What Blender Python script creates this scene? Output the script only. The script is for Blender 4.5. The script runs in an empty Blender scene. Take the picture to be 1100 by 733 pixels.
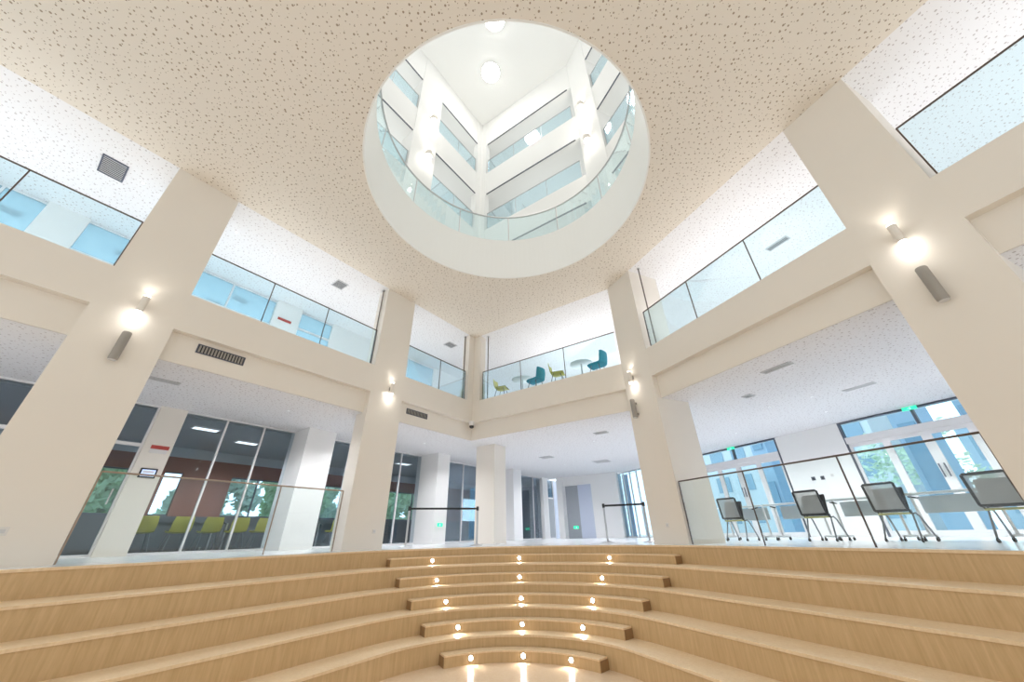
import bpy, bmesh, math, random
from mathutils import Vector, Matrix
random.seed(7)
C = bpy.context.scene.collection
PI = math.pi
sc = bpy.context.scene
sc.view_settings.view_transform = 'Standard'
sc.view_settings.look = 'None'
sc.view_settings.exposure = 0.0
sc.cycles.use_denoising = True
sc.cycles.max_bounces = 12
sc.cycles.diffuse_bounces = 6
sc.cycles.transparent_max_bounces = 40
sc.cycles.glossy_bounces = 3
sc.cycles.sample_clamp_indirect = 6
sc.cycles.caustics_reflective = False
sc.cycles.caustics_refractive = False

# ------------------------------------------------------------------ plan of the atrium
# three wall planes; u runs along each wall, v runs outwards (away from the atrium), z up
FR = {
    'L': (Vector((-1.4435, 12.0396, 0)), Vector((0.58265, 0.81273, 0)), Vector((-0.81273, 0.58265, 0))),
    'R': (Vector((3.0542, 9.0592, 0)), Vector((-0.41745, 0.9087, 0)), Vector((0.9087, 0.41745, 0))),
    'B': (Vector((-1.4435, 12.0396, 0)), Vector((-0.83359, 0.55238, 0)), Vector((0.55238, 0.83359, 0))),
}
W0 = (Vector((0, 0, 0)), Vector((1, 0, 0)), Vector((0, 1, 0)))
FR['W'] = W0
Z = Vector((0, 0, 1))
def P(w, u, v, z):
    o, a, b = FR[w]
    return o + a * u + b * v + Z * z
ZC, ZG, ZGR, ZS = 7.0, 4.4, 3.65, 3.09      # upper ceiling, gallery floor, groove, lower soffit

# ------------------------------------------------------------------ materials
def nt(name):
    m = bpy.data.materials.new(name); m.use_nodes = True
    t = m.node_tree; return m, t, t.nodes['Principled BSDF']
def mat(name, col, rough=0.6, metal=0.0, spec=0.5, noise=0.0, nscale=8.0, emis=None, estr=0.0):
    m, t, b = nt(name)
    b.inputs['Base Color'].default_value = (*col, 1)
    b.inputs['Roughness'].default_value = rough
    b.inputs['Metallic'].default_value = metal
    b.inputs['Specular IOR Level'].default_value = spec
    if noise:
        n = t.nodes.new('ShaderNodeTexNoise'); n.inputs['Scale'].default_value = nscale; n.inputs['Detail'].default_value = 4
        tc = t.nodes.new('ShaderNodeTexCoord'); t.links.new(tc.outputs['Object'], n.inputs['Vector'])
        mx = t.nodes.new('ShaderNodeMix'); mx.data_type = 'RGBA'
        mx.inputs[6].default_value = (*[c * (1 - noise) for c in col], 1)
        mx.inputs[7].default_value = (*[min(1, c * (1 + noise)) for c in col], 1)
        t.links.new(n.outputs['Fac'], mx.inputs[0]); t.links.new(mx.outputs[2], b.inputs['Base Color'])
    if emis:
        b.inputs['Emission Color'].default_value = (*emis, 1)
        b.inputs['Emission Strength'].default_value = estr
    return m
def perforated(name, col, hole):
    m, t, b = nt(name); N = t.nodes; K = t.links
    tc = N.new('ShaderNodeTexCoord')
    fac = None
    for sc_, thr, rnd, keep in ((9.6, 0.115, 0.42, .12), (12.6, 0.075, 0.35, .45)):
        v = N.new('ShaderNodeTexVoronoi'); v.voronoi_dimensions = '2D'; v.inputs['Scale'].default_value = sc_; v.inputs['Randomness'].default_value = .82
        K.new(tc.outputs['Object'], v.inputs['Vector'])
        s = N.new('ShaderNodeSeparateColor'); K.new(v.outputs['Color'], s.inputs['Color'])
        r = N.new('ShaderNodeMath'); r.operation = 'MULTIPLY_ADD'; r.inputs[1].default_value = rnd * thr * 2; r.inputs[2].default_value = thr * (1 - rnd)
        K.new(s.outputs['Red'], r.inputs[0])
        g = N.new('ShaderNodeMath'); g.operation = 'LESS_THAN'; K.new(v.outputs['Distance'], g.inputs[0]); K.new(r.outputs[0], g.inputs[1])
        k = N.new('ShaderNodeMath'); k.operation = 'GREATER_THAN'; k.inputs[1].default_value = keep; K.new(s.outputs['Green'], k.inputs[0])
        q = N.new('ShaderNodeMath'); q.operation = 'MULTIPLY'; K.new(g.outputs[0], q.inputs[0]); K.new(k.outputs[0], q.inputs[1])
        if fac is None: fac = q
        else:
            a = N.new('ShaderNodeMath'); a.operation = 'MAXIMUM'; K.new(fac.outputs[0], a.inputs[0]); K.new(q.outputs[0], a.inputs[1]); fac = a
    mx = N.new('ShaderNodeMix'); mx.data_type = 'RGBA'
    mx.inputs[6].default_value = (*col, 1); mx.inputs[7].default_value = (*hole, 1)
    K.new(fac.outputs[0], mx.inputs[0]); K.new(mx.outputs[2], b.inputs['Base Color'])
    b.inputs['Roughness'].default_value = 0.85
    return m
def wood(name, c1, c2, rough=0.45):
    m, t, b = nt(name); N = t.nodes; K = t.links
    tc = N.new('ShaderNodeTexCoord'); mp = N.new('ShaderNodeMapping'); mp.inputs['Scale'].default_value = (9, 9, 0.7)
    K.new(tc.outputs['Object'], mp.inputs['Vector'])
    n = N.new('ShaderNodeTexNoise'); n.inputs['Scale'].default_value = 3.2; n.inputs['Detail'].default_value = 8; n.inputs['Roughness'].default_value = 0.65; n.inputs['Distortion'].default_value = 0.4
    K.new(mp.outputs[0], n.inputs['Vector'])
    cr = N.new('ShaderNodeValToRGB'); cr.color_ramp.elements[0].position = 0.30; cr.color_ramp.elements[1].position = 0.70
    cr.color_ramp.elements[0].color = (*c1, 1); cr.color_ramp.elements[1].color = (*c2, 1)
    K.new(n.outputs['Fac'], cr.inputs['Fac']); K.new(cr.outputs['Color'], b.inputs['Base Color'])
    b.inputs['Roughness'].default_value = rough
    return m
def glass(name, tint, refl=0.08, milky=0.0):
    m = bpy.data.materials.new(name); m.use_nodes = True; t = m.node_tree; t.nodes.clear()
    o = t.nodes.new('ShaderNodeOutputMaterial'); tr = t.nodes.new('ShaderNodeBsdfTransparent'); tr.inputs[0].default_value = (*tint, 1)
    gl = t.nodes.new('ShaderNodeBsdfGlossy'); gl.inputs['Roughness'].default_value = 0.03; gl.inputs[0].default_value = (.9, .95, 1, 1)
    lw = t.nodes.new('ShaderNodeFresnel'); lw.inputs['IOR'].default_value = 1.45
    mu = t.nodes.new('ShaderNodeMath'); mu.operation = 'MULTIPLY'; mu.inputs[1].default_value = refl / 0.04 * 0.5; mu.use_clamp = True
    t.links.new(lw.outputs[0], mu.inputs[0])
    mx = t.nodes.new('ShaderNodeMixShader'); t.links.new(mu.outputs[0], mx.inputs[0]); t.links.new(tr.outputs[0], mx.inputs[1]); t.links.new(gl.outputs[0], mx.inputs[2])
    last = mx
    if milky:
        df = t.nodes.new('ShaderNodeBsdfDiffuse'); df.inputs[0].default_value = (*[min(1, c + .05) for c in tint], 1)
        m2 = t.nodes.new('ShaderNodeMixShader'); m2.inputs[0].default_value = milky
        t.links.new(mx.outputs[0], m2.inputs[1]); t.links.new(df.outputs[0], m2.inputs[2]); last = m2
    t.links.new(last.outputs[0], o.inputs[0])
    return m
def emit(name, col, s):
    m = bpy.data.materials.new(name); m.use_nodes = True; t = m.node_tree; t.nodes.clear()
    o = t.nodes.new('ShaderNodeOutputMaterial'); e = t.nodes.new('ShaderNodeEmission'); e.inputs[0].default_value = (*col, 1); e.inputs[1].default_value = s
    t.links.new(e.outputs[0], o.inputs[0]); return m
def slats(name, c1, c2, scale, rot=(0, 0, 0)):
    m, t, b = nt(name); N = t.nodes; K = t.links
    tc = N.new('ShaderNodeTexCoord'); mp = N.new('ShaderNodeMapping'); mp.inputs['Rotation'].default_value = rot
    K.new(tc.outputs['Object'], mp.inputs['Vector'])
    w = N.new('ShaderNodeTexWave'); w.inputs['Scale'].default_value = scale; K.new(mp.outputs[0], w.inputs['Vector'])
    cr = N.new('ShaderNodeValToRGB'); cr.color_ramp.interpolation = 'CONSTANT'; cr.color_ramp.elements[1].position = 0.5
    cr.color_ramp.elements[0].color = (*c1, 1); cr.color_ramp.elements[1].color = (*c2, 1)
    K.new(w.outputs['Fac'], cr.inputs['Fac']); K.new(cr.outputs['Color'], b.inputs['Base Color']); b.inputs['Roughness'].default_value = .5
    return m

M = dict(
    wall=mat('wall_paint', (.81, .765, .70), .75, noise=.015, nscale=1.5),
    white=mat('white_paint', (.86, .855, .85), .75, noise=.01, nscale=1.5),
    ringw=mat('white_gloss_paint', (.88, .87, .84), .6),
    ceil=perforated('perforated_warm_lit', (.80, .735, .645), (.36, .28, .20)),  # same panels as the white ones, warm atrium light put into the colour
    ceilw=perforated('perforated_white', (.87, .86, .87), (.54, .50, .50)),
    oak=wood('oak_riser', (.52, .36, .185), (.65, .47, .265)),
    tread=wood('oak_tread_lit', (.75, .57, .36), (.86, .69, .48), .35),  # same oak as the risers, light on the tops painted in as paler colour
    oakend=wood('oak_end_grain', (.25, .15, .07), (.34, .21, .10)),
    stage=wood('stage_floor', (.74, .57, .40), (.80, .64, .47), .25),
    floorw=mat('polished_tile', (.86, .88, .91), .22, noise=.02, nscale=1.2),
    dark=mat('dark_metal', (.06, .06, .065), .4, .6),
    rail=mat('handrail_metal', (.13, .10, .085), .35, .7),
    railw=mat('handrail_bronze', (.38, .29, .22), .35, .5),
    steel=mat('brushed_steel', (.55, .55, .56), .3, .9),
    grey=mat('grey_enamel', (.33, .31, .28), .5),
    black=mat('black_plastic', (.02, .02, .022), .5),
    vent=slats('vent_slats', (.05, .05, .055), (.34, .34, .35), 9),
    ventf=mat('vent_frame', (.62, .62, .63), .5),
    frame=mat('white_aluminium', (.78, .77, .78), .4),
    fdark=mat('anodised_frame', (.10, .11, .14), .4, .4),
    g_up=glass('pale_blue_glass', (.88, .96, .985), .03),
    g_low=glass('clear_green_glass', (.955, .985, .975), .05),
    g_ring=glass('aqua_glass', (.93, .985, .98), .03),
    g_room=glass('smoked_glass', (.86, .90, .93), .05),
    g_blue=glass('sky_blue_glass', (.70, .87, .94), .05, .35),
    g_win=glass('window_glass', (.80, .92, .97), .04),
    roomwall=mat('red_brown_panel', (.25, .095, .065), .5, noise=.12, nscale=3),
    roomdark=mat('room_dark_wall', (.10, .11, .12), .7),
    roomceil=mat('room_grey_ceiling', (.50, .53, .56), .8, noise=.08, nscale=1),
    roomfloor=mat('room_carpet', (.06, .07, .08), .8),
    tower=mat('tower_white', (.90, .90, .885), .7),
    led=emit('lamp_glow', (1, .93, .82), 14),
    ledb=emit('lamp_glow_strong', (1, .95, .88), 60),
    skyl=emit('round_lamp_glow', (1, .98, .94), 26),
    panel=emit('panel_glow', (.92, .97, 1), 2),
    green=emit('exit_green', (.05, .85, .45), 1.6),
    greend=mat('exit_sign_white', (.8, .95, .85), .5, emis=(.6, 1, .8), estr=.8),
    redsign=mat('red_sign', (.42, .05, .04), .5),
    redsgnw=mat('pale_sign', (.75, .73, .72), .5),
    screen=mat('screen_glow', (.5, .6, .8), .3, emis=(.45, .58, .85), estr=.9),
    plate=mat('switch_plate', (.74, .72, .69), .4),
    seatol=mat('olive_seat', (.42, .40, .16), .7),
    chrome=mat('chair_tube', (.22, .23, .25), .3, .6),
    deskw=mat('desk_laminate', (.72, .76, .78), .4),
    deskg=mat('modesty_panel', (.52, .56, .58), .5),
    yellow=mat('yellow_shell', (.66, .58, .09), .45),
    ypad=mat('dark_seat_pad', (.10, .11, .05), .8),
    blue=mat('blue_upholstery', (.04, .38, .52), .7),
    tabw=mat('white_table_top', (.80, .84, .85), .35),
    leaf=mat('leaf_green', (.55, .70, .45), .6, noise=.4, nscale=2),
    leafp=mat('leaf_pale', (.68, .80, .66), .6, noise=.3, nscale=2),
    bark=mat('bark', (.12, .08, .05), .8),
    paving=mat('outdoor_paving', (.72, .74, .76), .7, noise=.05, nscale=1),
    bld=mat('blue_grey_cladding', (.44, .57, .70), .6, noise=.06, nscale=.7),
    bldw=mat('pale_cladding', (.66, .72, .78), .6),
    bldwin=mat('far_window', (.28, .42, .55), .2),
    curtain=slats('striped_curtain', (.45, .52, .78), (.92, .84, .90), 2.4),
    dkdoor=mat('grey_door', (.33, .35, .38), .5),
    stone=mat('lilac_grey_wall', (.55, .60, .72), .6),
)

# ------------------------------------------------------------------ mesh helpers
class MB:
    def __init__(s): s.v = []; s.f = []
    def prism(s, pts, z0, z1):
        n = len(pts); b = len(s.v)
        s.v += [(p[0], p[1], z0) for p in pts] + [(p[0], p[1], z1) for p in pts]
        s.f += [tuple(range(b, b + n))[::-1], tuple(range(b + n, b + 2 * n))]
        for i in range(n):
            j = (i + 1) % n; s.f.append((b + i, b + j, b + n + j, b + n + i))
        return s
    def box(s, w, u0, u1, v0, v1, z0, z1):
        return s.prism([P(w, u0, v0, 0), P(w, u1, v0, 0), P(w, u1, v1, 0), P(w, u0, v1, 0)], z0, z1)
    def obox(s, mtx, x0, x1, y0, y1, z0, z1):
        b = len(s.v)
        for x, y, z in ((x0, y0, z0), (x1, y0, z0), (x1, y1, z0), (x0, y1, z0), (x0, y0, z1), (x1, y0, z1), (x1, y1, z1), (x0, y1, z1)):
            s.v.append(tuple(mtx @ Vector((x, y, z))))
        for q in ((0, 3, 2, 1), (4, 5, 6, 7), (0, 1, 5, 4), (1, 2, 6, 5), (2, 3, 7, 6), (3, 0, 4, 7)):
            s.f.append(tuple(b + i for i in q))
        return s
    def quad(s, a, b_, c, d):
        b = len(s.v); s.v += [tuple(a), tuple(b_), tuple(c), tuple(d)]; s.f.append((b, b + 1, b + 2, b + 3)); return s
    def tube(s, pts, r, n=10, cap=True, rr=None):
        pts = [Vector(p) for p in pts]; b = len(s.v)
        for i, p in enumerate(pts):
            d = (pts[min(i + 1, len(pts) - 1)] - pts[max(i - 1, 0)]).normalized()
            a = d.orthogonal().normalized() if i == 0 else (a - d * a.dot(d)).normalized()
            c = d.cross(a)
            ri = rr[i] if rr else r
            for k in range(n):
                t = 2 * PI * k / n; s.v.append(tuple(p + (a * math.cos(t) + c * math.sin(t)) * ri))
        for i in range(len(pts) - 1):
            for k in range(n):
                k2 = (k + 1) % n; s.f.append((b + i * n + k, b + i * n + k2, b + (i + 1) * n + k2, b + (i + 1) * n + k))
        if cap:
            s.f.append(tuple(range(b, b + n))[::-1]); s.f.append(tuple(range(b + (len(pts) - 1) * n, b + len(pts) * n)))
        return s
    def lathe(s, prof, c=(0, 0, 0), n=24):
        b = len(s.v); m = len(prof)
        for r, z in prof:
            for k in range(n):
                t = 2 * PI * k / n; s.v.append((c[0] + r * math.cos(t), c[1] + r * math.sin(t), c[2] + z))
        for i in range(m - 1):
            for k in range(n):
                k2 = (k + 1) % n; s.f.append((b + i * n + k, b + i * n + k2, b + (i + 1) * n + k2, b + (i + 1) * n + k))
        s.f.append(tuple(range(b, b + n))[::-1]); s.f.append(tuple(range(b + (m - 1) * n, b + m * n)))
        return s
    def build(s, name, m, parent=None, smooth=False, bevel=0, loc=None):
        me = bpy.data.meshes.new(name)
        vs = s.v
        org = Vector((0, 0, 0))
        if parent is not None and loc is None:
            inv = WM[parent.name].inverted(); vs = [tuple(inv @ Vector(v)) for v in vs]
        me.from_pydata(vs, [], s.f); me.update()
        bm = bmesh.new(); bm.from_mesh(me); bmesh.ops.recalc_face_normals(bm, faces=bm.faces)
        bm.to_mesh(me); bm.free()
        me.materials.append(M[m] if isinstance(m, str) else m)
        if smooth:
            me.polygons.foreach_set('use_smooth', [True] * len(me.polygons))
            me.set_sharp_from_angle(angle=math.radians(40))
        o = bpy.data.objects.new(name, me); C.objects.link(o)
        if parent is not None: o.parent = parent
        WM[o.name] = WM[parent.name] if parent is not None else Matrix.Identity(4)
        if bevel:
            bv = o.modifiers.new('bevel', 'BEVEL'); bv.width = bevel; bv.segments = 2; bv.limit_method = 'ANGLE'
        return o
WM = {}
def tag(o, label=None, cat=None, group=None, kind=None):
    if label: o['label'] = label
    if cat: o['category'] = cat
    if group: o['group'] = group
    if kind: o['kind'] = kind
    return o
def thing(name, label, cat, loc=(0, 0, 0), rz=0.0, group=None):
    o = bpy.data.objects.new(name, None); C.objects.link(o); o.empty_display_size = .2
    o.location = loc; o.rotation_euler = (0, 0, rz)
    WM[o.name] = Matrix.Translation(Vector(loc)) @ Matrix.Rotation(rz, 4, 'Z')
    return tag(o, label, cat, group)
def struct(name, mb, m, label=None, cat='structure', parent=None, **k):
    o = mb.build(name, m, parent, **k)
    if parent is None: tag(o, label, cat, kind='structure')
    return o
def dup(root, loc, rz, label=None, group=None):
    r = root.copy(); C.objects.link(r); r.location = loc; r.rotation_euler = (0, 0, rz)
    if label: r['label'] = label
    if group: r['group'] = group
    for ch in list(root.children):
        c = ch.copy(); C.objects.link(c); c.parent = r
        for g in list(ch.children):
            d = g.copy(); C.objects.link(d); d.parent = c
    return r
def rot_of(w):      # heading of the wall frame's u axis
    a = FR[w][1]; return math.atan2(a.y, a.x)

# outline of the atrium (L wall -> corner C -> J -> R wall) offset outwards by v
def line_x(p, d, q, e):
    k = d.x * e.y - d.y * e.x; t = ((q.x - p.x) * e.y - (q.y - p.y) * e.x) / k; return p + d * t
def outline(v, uL=-14.0, uR=-12.0):
    vL, vB, vR = v if isinstance(v, tuple) else (v, v, v)
    oL, aL, nL = FR['L']; oB, aB, nB = FR['B']; oR, aR, nR = FR['R']
    c = line_x(oL + nL * vL, aL, oB + nB * vB, aB); j = line_x(oB + nB * vB, aB, oR + nR * vR, aR)
    return [P('L', uL, vL, 0), c, j, P('R', uR, vR, 0)]
FAR = (8.2, 10.8, 7.4)
def band(mb, v0, v1, z0, z1, **k):
    a = outline(v0, **k); b = outline(v1, **k)
    for i in range(3): mb.prism([a[i], a[i + 1], b[i + 1], b[i]], z0, z1)
    return mb

# ------------------------------------------------------------------ seating tiers (rounded V)
TO = Vector((-0.202, 5.354, 0)); TAL, TAR = .594, -.467
RK = [4.225, 3.56, 3.10, 2.589, 2.069]; RS = [4.00, 3.345, 2.885, 2.375, 1.86]
phi0 = math.atan2(math.sin(TAL), -math.cos(TAL)); phi1 = math.atan2(-math.sin(TAR), math.cos(TAR))  # left and right wing normals
def tier_line(r, wing=11.0, n=56):
    dL = Vector((math.sin(TAL), math.cos(TAL), 0)); dR = Vector((math.sin(TAR), math.cos(TAR), 0))
    nL = Vector((math.cos(phi0), math.sin(phi0), 0)); nR = Vector((math.cos(phi1), math.sin(phi1), 0))
    pts = [TO + nL * r - dL * wing * (1 - i / 6) for i in range(6)]
    for i in range(n + 1):
        t = phi0 + (phi1 - phi0) * i / n; pts.append(TO + Vector((math.cos(t), math.sin(t), 0)) * r)
    pts += [TO + nR * r - dR * wing * (i / 6) for i in range(1, 7)]
    return pts
def tier_band(mb, r0, r1, z0, z1):
    a = tier_line(r0); b = tier_line(r1)
    for i in range(len(a) - 1):
        k = len(mb.v)
        mb.v += [tuple(a[i] + Z * z0), tuple(a[i + 1] + Z * z0), tuple(b[i + 1] + Z * z0), tuple(b[i] + Z * z0),
                 tuple(a[i] + Z * z1), tuple(a[i + 1] + Z * z1), tuple(b[i + 1] + Z * z1), tuple(b[i] + Z * z1)]
        mb.f += [(k, k + 3, k + 2, k + 1), (k + 4, k + 5, k + 6, k + 7), (k, k + 1, k + 5, k + 4), (k + 2, k + 3, k + 7, k + 6)]
        if i == 0: mb.f.append((k, k + 4, k + 7, k + 3))
        if i == len(a) - 2: mb.f.append((k + 1, k + 2, k + 6, k + 5))
    return mb
ORD = ['topmost', 'second', 'third', 'fourth', 'lowest']
tier = []
for k in range(5):
    ro = RK[k] + .06 if k == 0 else RK[k - 1] + .03
    t = thing('seating_tier', f'{ORD[k]} of the five curved oak seating tiers' + (', its edge meeting the white floor' if k == 0 else ''), 'seating tier', (TO.x, TO.y, -.3 * (k + 1)), 0, 'curved oak seating tiers')
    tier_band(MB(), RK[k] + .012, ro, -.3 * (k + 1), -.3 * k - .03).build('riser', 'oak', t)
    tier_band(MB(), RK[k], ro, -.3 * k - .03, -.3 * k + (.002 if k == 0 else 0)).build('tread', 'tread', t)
struct('floor_stage', MB().prism([p for p in tier_line(RK[4] + .03)], -1.6, -1.5), 'stage', 'pale oak stage floor in front of the seating tiers')
# small intermediate steps in the aisle, each with three recessed lights
ENDS = [((-2.60, 8.56), (2.90, 7.75)), ((-2.18, 7.99), (2.42, 7.28)), ((-1.84, 7.66), (2.02, 7.16)), ((-1.50, 7.31), (1.60, 6.88)), ((-1.12, 6.97), (1.16, 6.65))]
LX = [(-1.83, .06, 1.95), (-1.59, .05, 1.63), (-1.32, .07, 1.34), (-1.02, .07, 1.06), (-.74, .07, .78)]
led0 = None
for k in range(5):
    (ax, ay), (bx, by) = ENDS[k]
    t0 = math.atan2(ay - TO.y, ax - TO.x); t1 = math.atan2(by - TO.y, bx - TO.x)
    r0, r1 = RS[k], RK[k] - .001; zb, zt = -.3 * (k + 1), -.3 * k - .15
    st = thing('aisle_step', f'{ORD[k]} small curved oak step in the centre aisle, set with three lights', 'step', (TO.x, TO.y, zb), 0, 'small curved aisle steps')
    def seg(mb, ra, rb, z0, z1, n=40):
        for i in range(n):
            a = t0 + (t1 - t0) * i / n; b = t0 + (t1 - t0) * (i + 1) / n
            pts = [TO + Vector((math.cos(x), math.sin(x), 0)) * r for x, r in ((a, ra), (b, ra), (b, rb), (a, rb))]
            q = len(mb.v); mb.v += [tuple(p + Z * z0) for p in pts] + [tuple(p + Z * z1) for p in pts]
            mb.f += [(q, q + 3, q + 2, q + 1), (q + 4, q + 5, q + 6, q + 7), (q, q + 1, q + 5, q + 4), (q + 2, q + 3, q + 7, q + 6)]
            if i == 0: mb.f.append((q, q + 4, q + 7, q + 3))
            if i == n - 1: mb.f.append((q + 1, q + 2, q + 6, q + 5))
        return mb
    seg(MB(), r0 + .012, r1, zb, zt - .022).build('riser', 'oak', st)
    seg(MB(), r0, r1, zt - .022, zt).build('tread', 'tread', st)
    for s_, tt in ((-1, t0), (1, t1)):
        c_, d_ = math.cos(tt), math.sin(tt); nrm = Vector((-d_, c_, 0)) * (1 if s_ < 0 else -1)
        pa = TO + Vector((c_, d_, 0)) * (r0 + .02); pb = TO + Vector((c_, d_, 0)) * (RK[k] + .005)
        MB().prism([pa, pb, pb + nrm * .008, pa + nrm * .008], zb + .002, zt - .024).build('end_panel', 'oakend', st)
    for j, x in enumerate(LX[k]):
        y = TO.y + math.sqrt(r0 * r0 - (x - TO.x) ** 2); rad = Vector((x - TO.x, y - TO.y, 0)).normalized()
        c = TO + rad * (r0 + .012) + Z * (zt - .07)
        side = ['left', 'middle', 'right'][j]
        l = thing('step_light', f'small round glowing light, {side} one on the {ORD[k]} aisle step', 'step light', c, 0, 'small round aisle step lights')
        MB().tube([c - rad * .008, c - rad * .001], .040, 20).build('bezel', 'steel', l)
        MB().tube([c - rad * .013, c - rad * .008], .030, 20).build('lens', 'ledb', l)
        ld = bpy.data.lights.new('step_glow', 'SPOT'); ld.energy = 5.0; ld.color = (1, .9, .76); ld.spot_size = math.radians(150); ld.spot_blend = 1; ld.shadow_soft_size = .02
        lo = bpy.data.objects.new('step_glow', ld); C.objects.link(lo); lo.parent = l; lo.location = -rad * .03
        lo.rotation_euler = (-rad - Z * .35).to_track_quat('-Z', 'Y').to_euler()

# ------------------------------------------------------------------ floors, ceilings, slabs
mb = MB()
def wide(r):   # outer edge of the hall floor
    return tier_line(r)
tier_band(mb, RK[0] + .06, 24.0, -.3, 0)
struct('floor', mb, 'floorw', 'white polished tile floor of the hall around the tiers')
HC = Vector((-.03, 5.358, 0)); HR = 3.015
def holed(mb, poly, z0, z1, r=HR):
    n = len(poly); angs = []
    for p in poly: angs.append(math.atan2(p.y - HC.y, p.x - HC.x) % (2 * PI))
    angs += [2 * PI * i / 96 for i in range(96)]; angs = sorted(set(round(a, 6) for a in angs))
    def outp(a):
        d = Vector((math.cos(a), math.sin(a), 0)); best = None
        for i in range(n):
            p, q = poly[i], poly[(i + 1) % n]; e = q - p; k = d.x * e.y - d.y * e.x
            if abs(k) < 1e-9: continue
            t = ((p.x - HC.x) * e.y - (p.y - HC.y) * e.x) / k; s_ = ((p.x - HC.x) * d.y - (p.y - HC.y) * d.x) / k
            if t > 0 and -1e-6 <= s_ <= 1 + 1e-6 and (best is None or t < best): best = t
        return HC + d * best
    N = len(angs); inn = [HC + Vector((math.cos(a), math.sin(a), 0)) * r for a in angs]; out = [outp(a) for a in angs]
    b = len(mb.v)
    for z in (z0, z1):
        mb.v += [tuple(p + Z * z) for p in inn] + [tuple(p + Z * z) for p in out]
    for i in range(N):
        j = (i + 1) % N
        mb.f += [(b + i, b + j, b + N + j, b + N + i), (b + 2 * N + i, b + 3 * N + i, b + 3 * N + j, b + 2 * N + j),
                 (b + i, b + 2 * N + i, b + 2 * N + j, b + j), (b + N + i, b + N + j, b + 3 * N + j, b + 3 * N + i)]
    return mb
at = outline(0.0, uL=-14, uR=-12)
struct('ceiling', holed(MB(), at, ZC, ZC + .03, HR + .03), 'ceil', 'perforated atrium ceiling around the round opening, warm light in its colour')
struct('ceiling_slab', holed(MB(), outline(.0, uL=-14, uR=-12), ZC + .03, 8.5, HR + .03), 'tower', 'white slab above the perforated ceiling')
# lining of the round opening
mb = MB(); n = 128
for i in range(n):
    a, b = 2 * PI * i / n, 2 * PI * (i + 1) / n
    p = [HC + Vector((math.cos(x), math.sin(x), 0)) * r for x, r in ((a, HR), (b, HR), (b, HR + .03), (a, HR + .03))]
    q = len(mb.v); mb.v += [tuple(v + Z * (ZC - .012)) for v in p] + [tuple(v + Z * 8.5) for v in p]
    mb.f += [(q, q + 3, q + 2, q + 1), (q + 4, q + 5, q + 6, q + 7), (q, q + 1, q + 5, q + 4), (q + 2, q + 3, q + 7, q + 6)]
struct('trim_opening', mb, 'ringw', 'smooth white lining of the round ceiling opening', smooth=True)
struct('ceiling_gallery', band(MB(), 0, FAR, ZC, ZC + .03), 'ceilw', 'white perforated ceiling over the upper galleries')
struct('slab_gallery_roof', band(MB(), 0, FAR, ZC + .03, 8.5), 'tower', 'white slab over the upper galleries')
struct('ceiling_lower', band(MB(), .16, FAR, ZS, ZS + .03), 'ceilw', 'white perforated ceiling over the ground floor walkways')
struct('floor_gallery', band(MB(), .16, FAR, ZS + .03, ZG - .001), 'white', 'gallery floor slab around the atrium')
mb = MB()
for w, u0, u1 in (('L', -14, 0.0), ('B', -5.39, 0.0), ('R', -12, 0)):
    pass
struct('wall_fascia', band(MB(), .003, .17, ZGR, ZG), 'wall', 'cream band under the gallery railings')
struct('beam_lower', band(MB(), .15, .17, ZS, ZGR), 'wall', 'recessed cream panel below the gallery band')

# ------------------------------------------------------------------ pillars
struct('pillar_1', MB().box('L', -9.14, -8.08, 0, .85, 0, ZC), 'wall', 'wide cream pillar of the left wall carrying the tube speaker')
struct('pillar_2', MB().box('L', -4.0, -2.97, 0, .45, 0, ZC), 'wall', 'cream pillar of the left wall nearer the corner')
struct('pillar_3', MB().box('R', -.974, 0.0, 0, 1.05, 0, ZC), 'wall', 'cream pillar where the back wall meets the right wall')
struct('pillar_4', MB().box('R', -6.43, -5.45, 0, .95, 0, ZC), 'wall', 'wide cream pillar of the right wall beside the mesh chairs')
struct('pillar_5', MB().box('B', -.20, .62, 1.05, 1.72, 0, ZS), 'wall', 'cream corner pillar behind the barrier posts')
def corner_post(z0, z1, s=.30, t=.3):
    mb = MB(); mb.prism([P('L', -s, 0, 0), FR['L'][0], P('B', -s, 0, 0), P('B', -s, t, 0), outline(t)[1], P('L', -s, t, 0)], z0, z1); return mb
struct('pillar_6', corner_post(ZG, ZC), 'wall', 'narrow cream corner pillar between the gallery railings')
struct('pillar_7', MB().box('L', 5.83, 6.51, 2.5, 3.6, 0, ZS), 'white', 'white pillar behind the corner pillar')
struct('pillar_8', MB().box('L', -7.28, -6.77, 3.30, 3.6, 0, ZS), 'wall', 'cream wall pier with the tablet and red sign')
struct('pillar_9', MB().box('L', -4.14, -3.31, 2.54, 3.6, 0, ZS), 'white', 'white pier between the meeting room windows')
struct('pillar_10', MB().box('L', .80, 1.42, 2.40, 3.6, 0, ZS), 'white', 'white pier with the low green exit sign')

# ------------------------------------------------------------------ railings
def railing(w, u0, u1, z0, z1, joints, label, v=.10, gm='g_up', rm='rail', r=.015, group=None, ends=(True, True)):
    t = thing('glass_railing', label, 'railing', P(w, (u0 + u1) / 2, v, z0), 0, group)
    MB().tube([P(w, u0, v, z1), P(w, u1, v, z1)], r, 8).build('handrail', rm, t)
    xs = [u0] + list(joints) + [u1]; xs.sort()
    for a, b in zip(xs[:-1], xs[1:]):
        MB().box(w, a + .012, b - .012, v - .006, v + .006, z0 + .002, z1 - r * .8).build('glass_panel', gm, t)
    for j in joints: MB().box(w, j - .008, j + .008, v - .012, v + .012, z0, z1 - r * .5).build('panel_joint', rm, t)
    for e, on in ((u0, ends[0]), (u1, ends[1])):
        if on: MB().box(w, e - .009, e + .009, v - .012, v + .012, z0, z1).build('end_post', rm, t)
    return t
GU = 'glass railings of the upper gallery'
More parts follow.
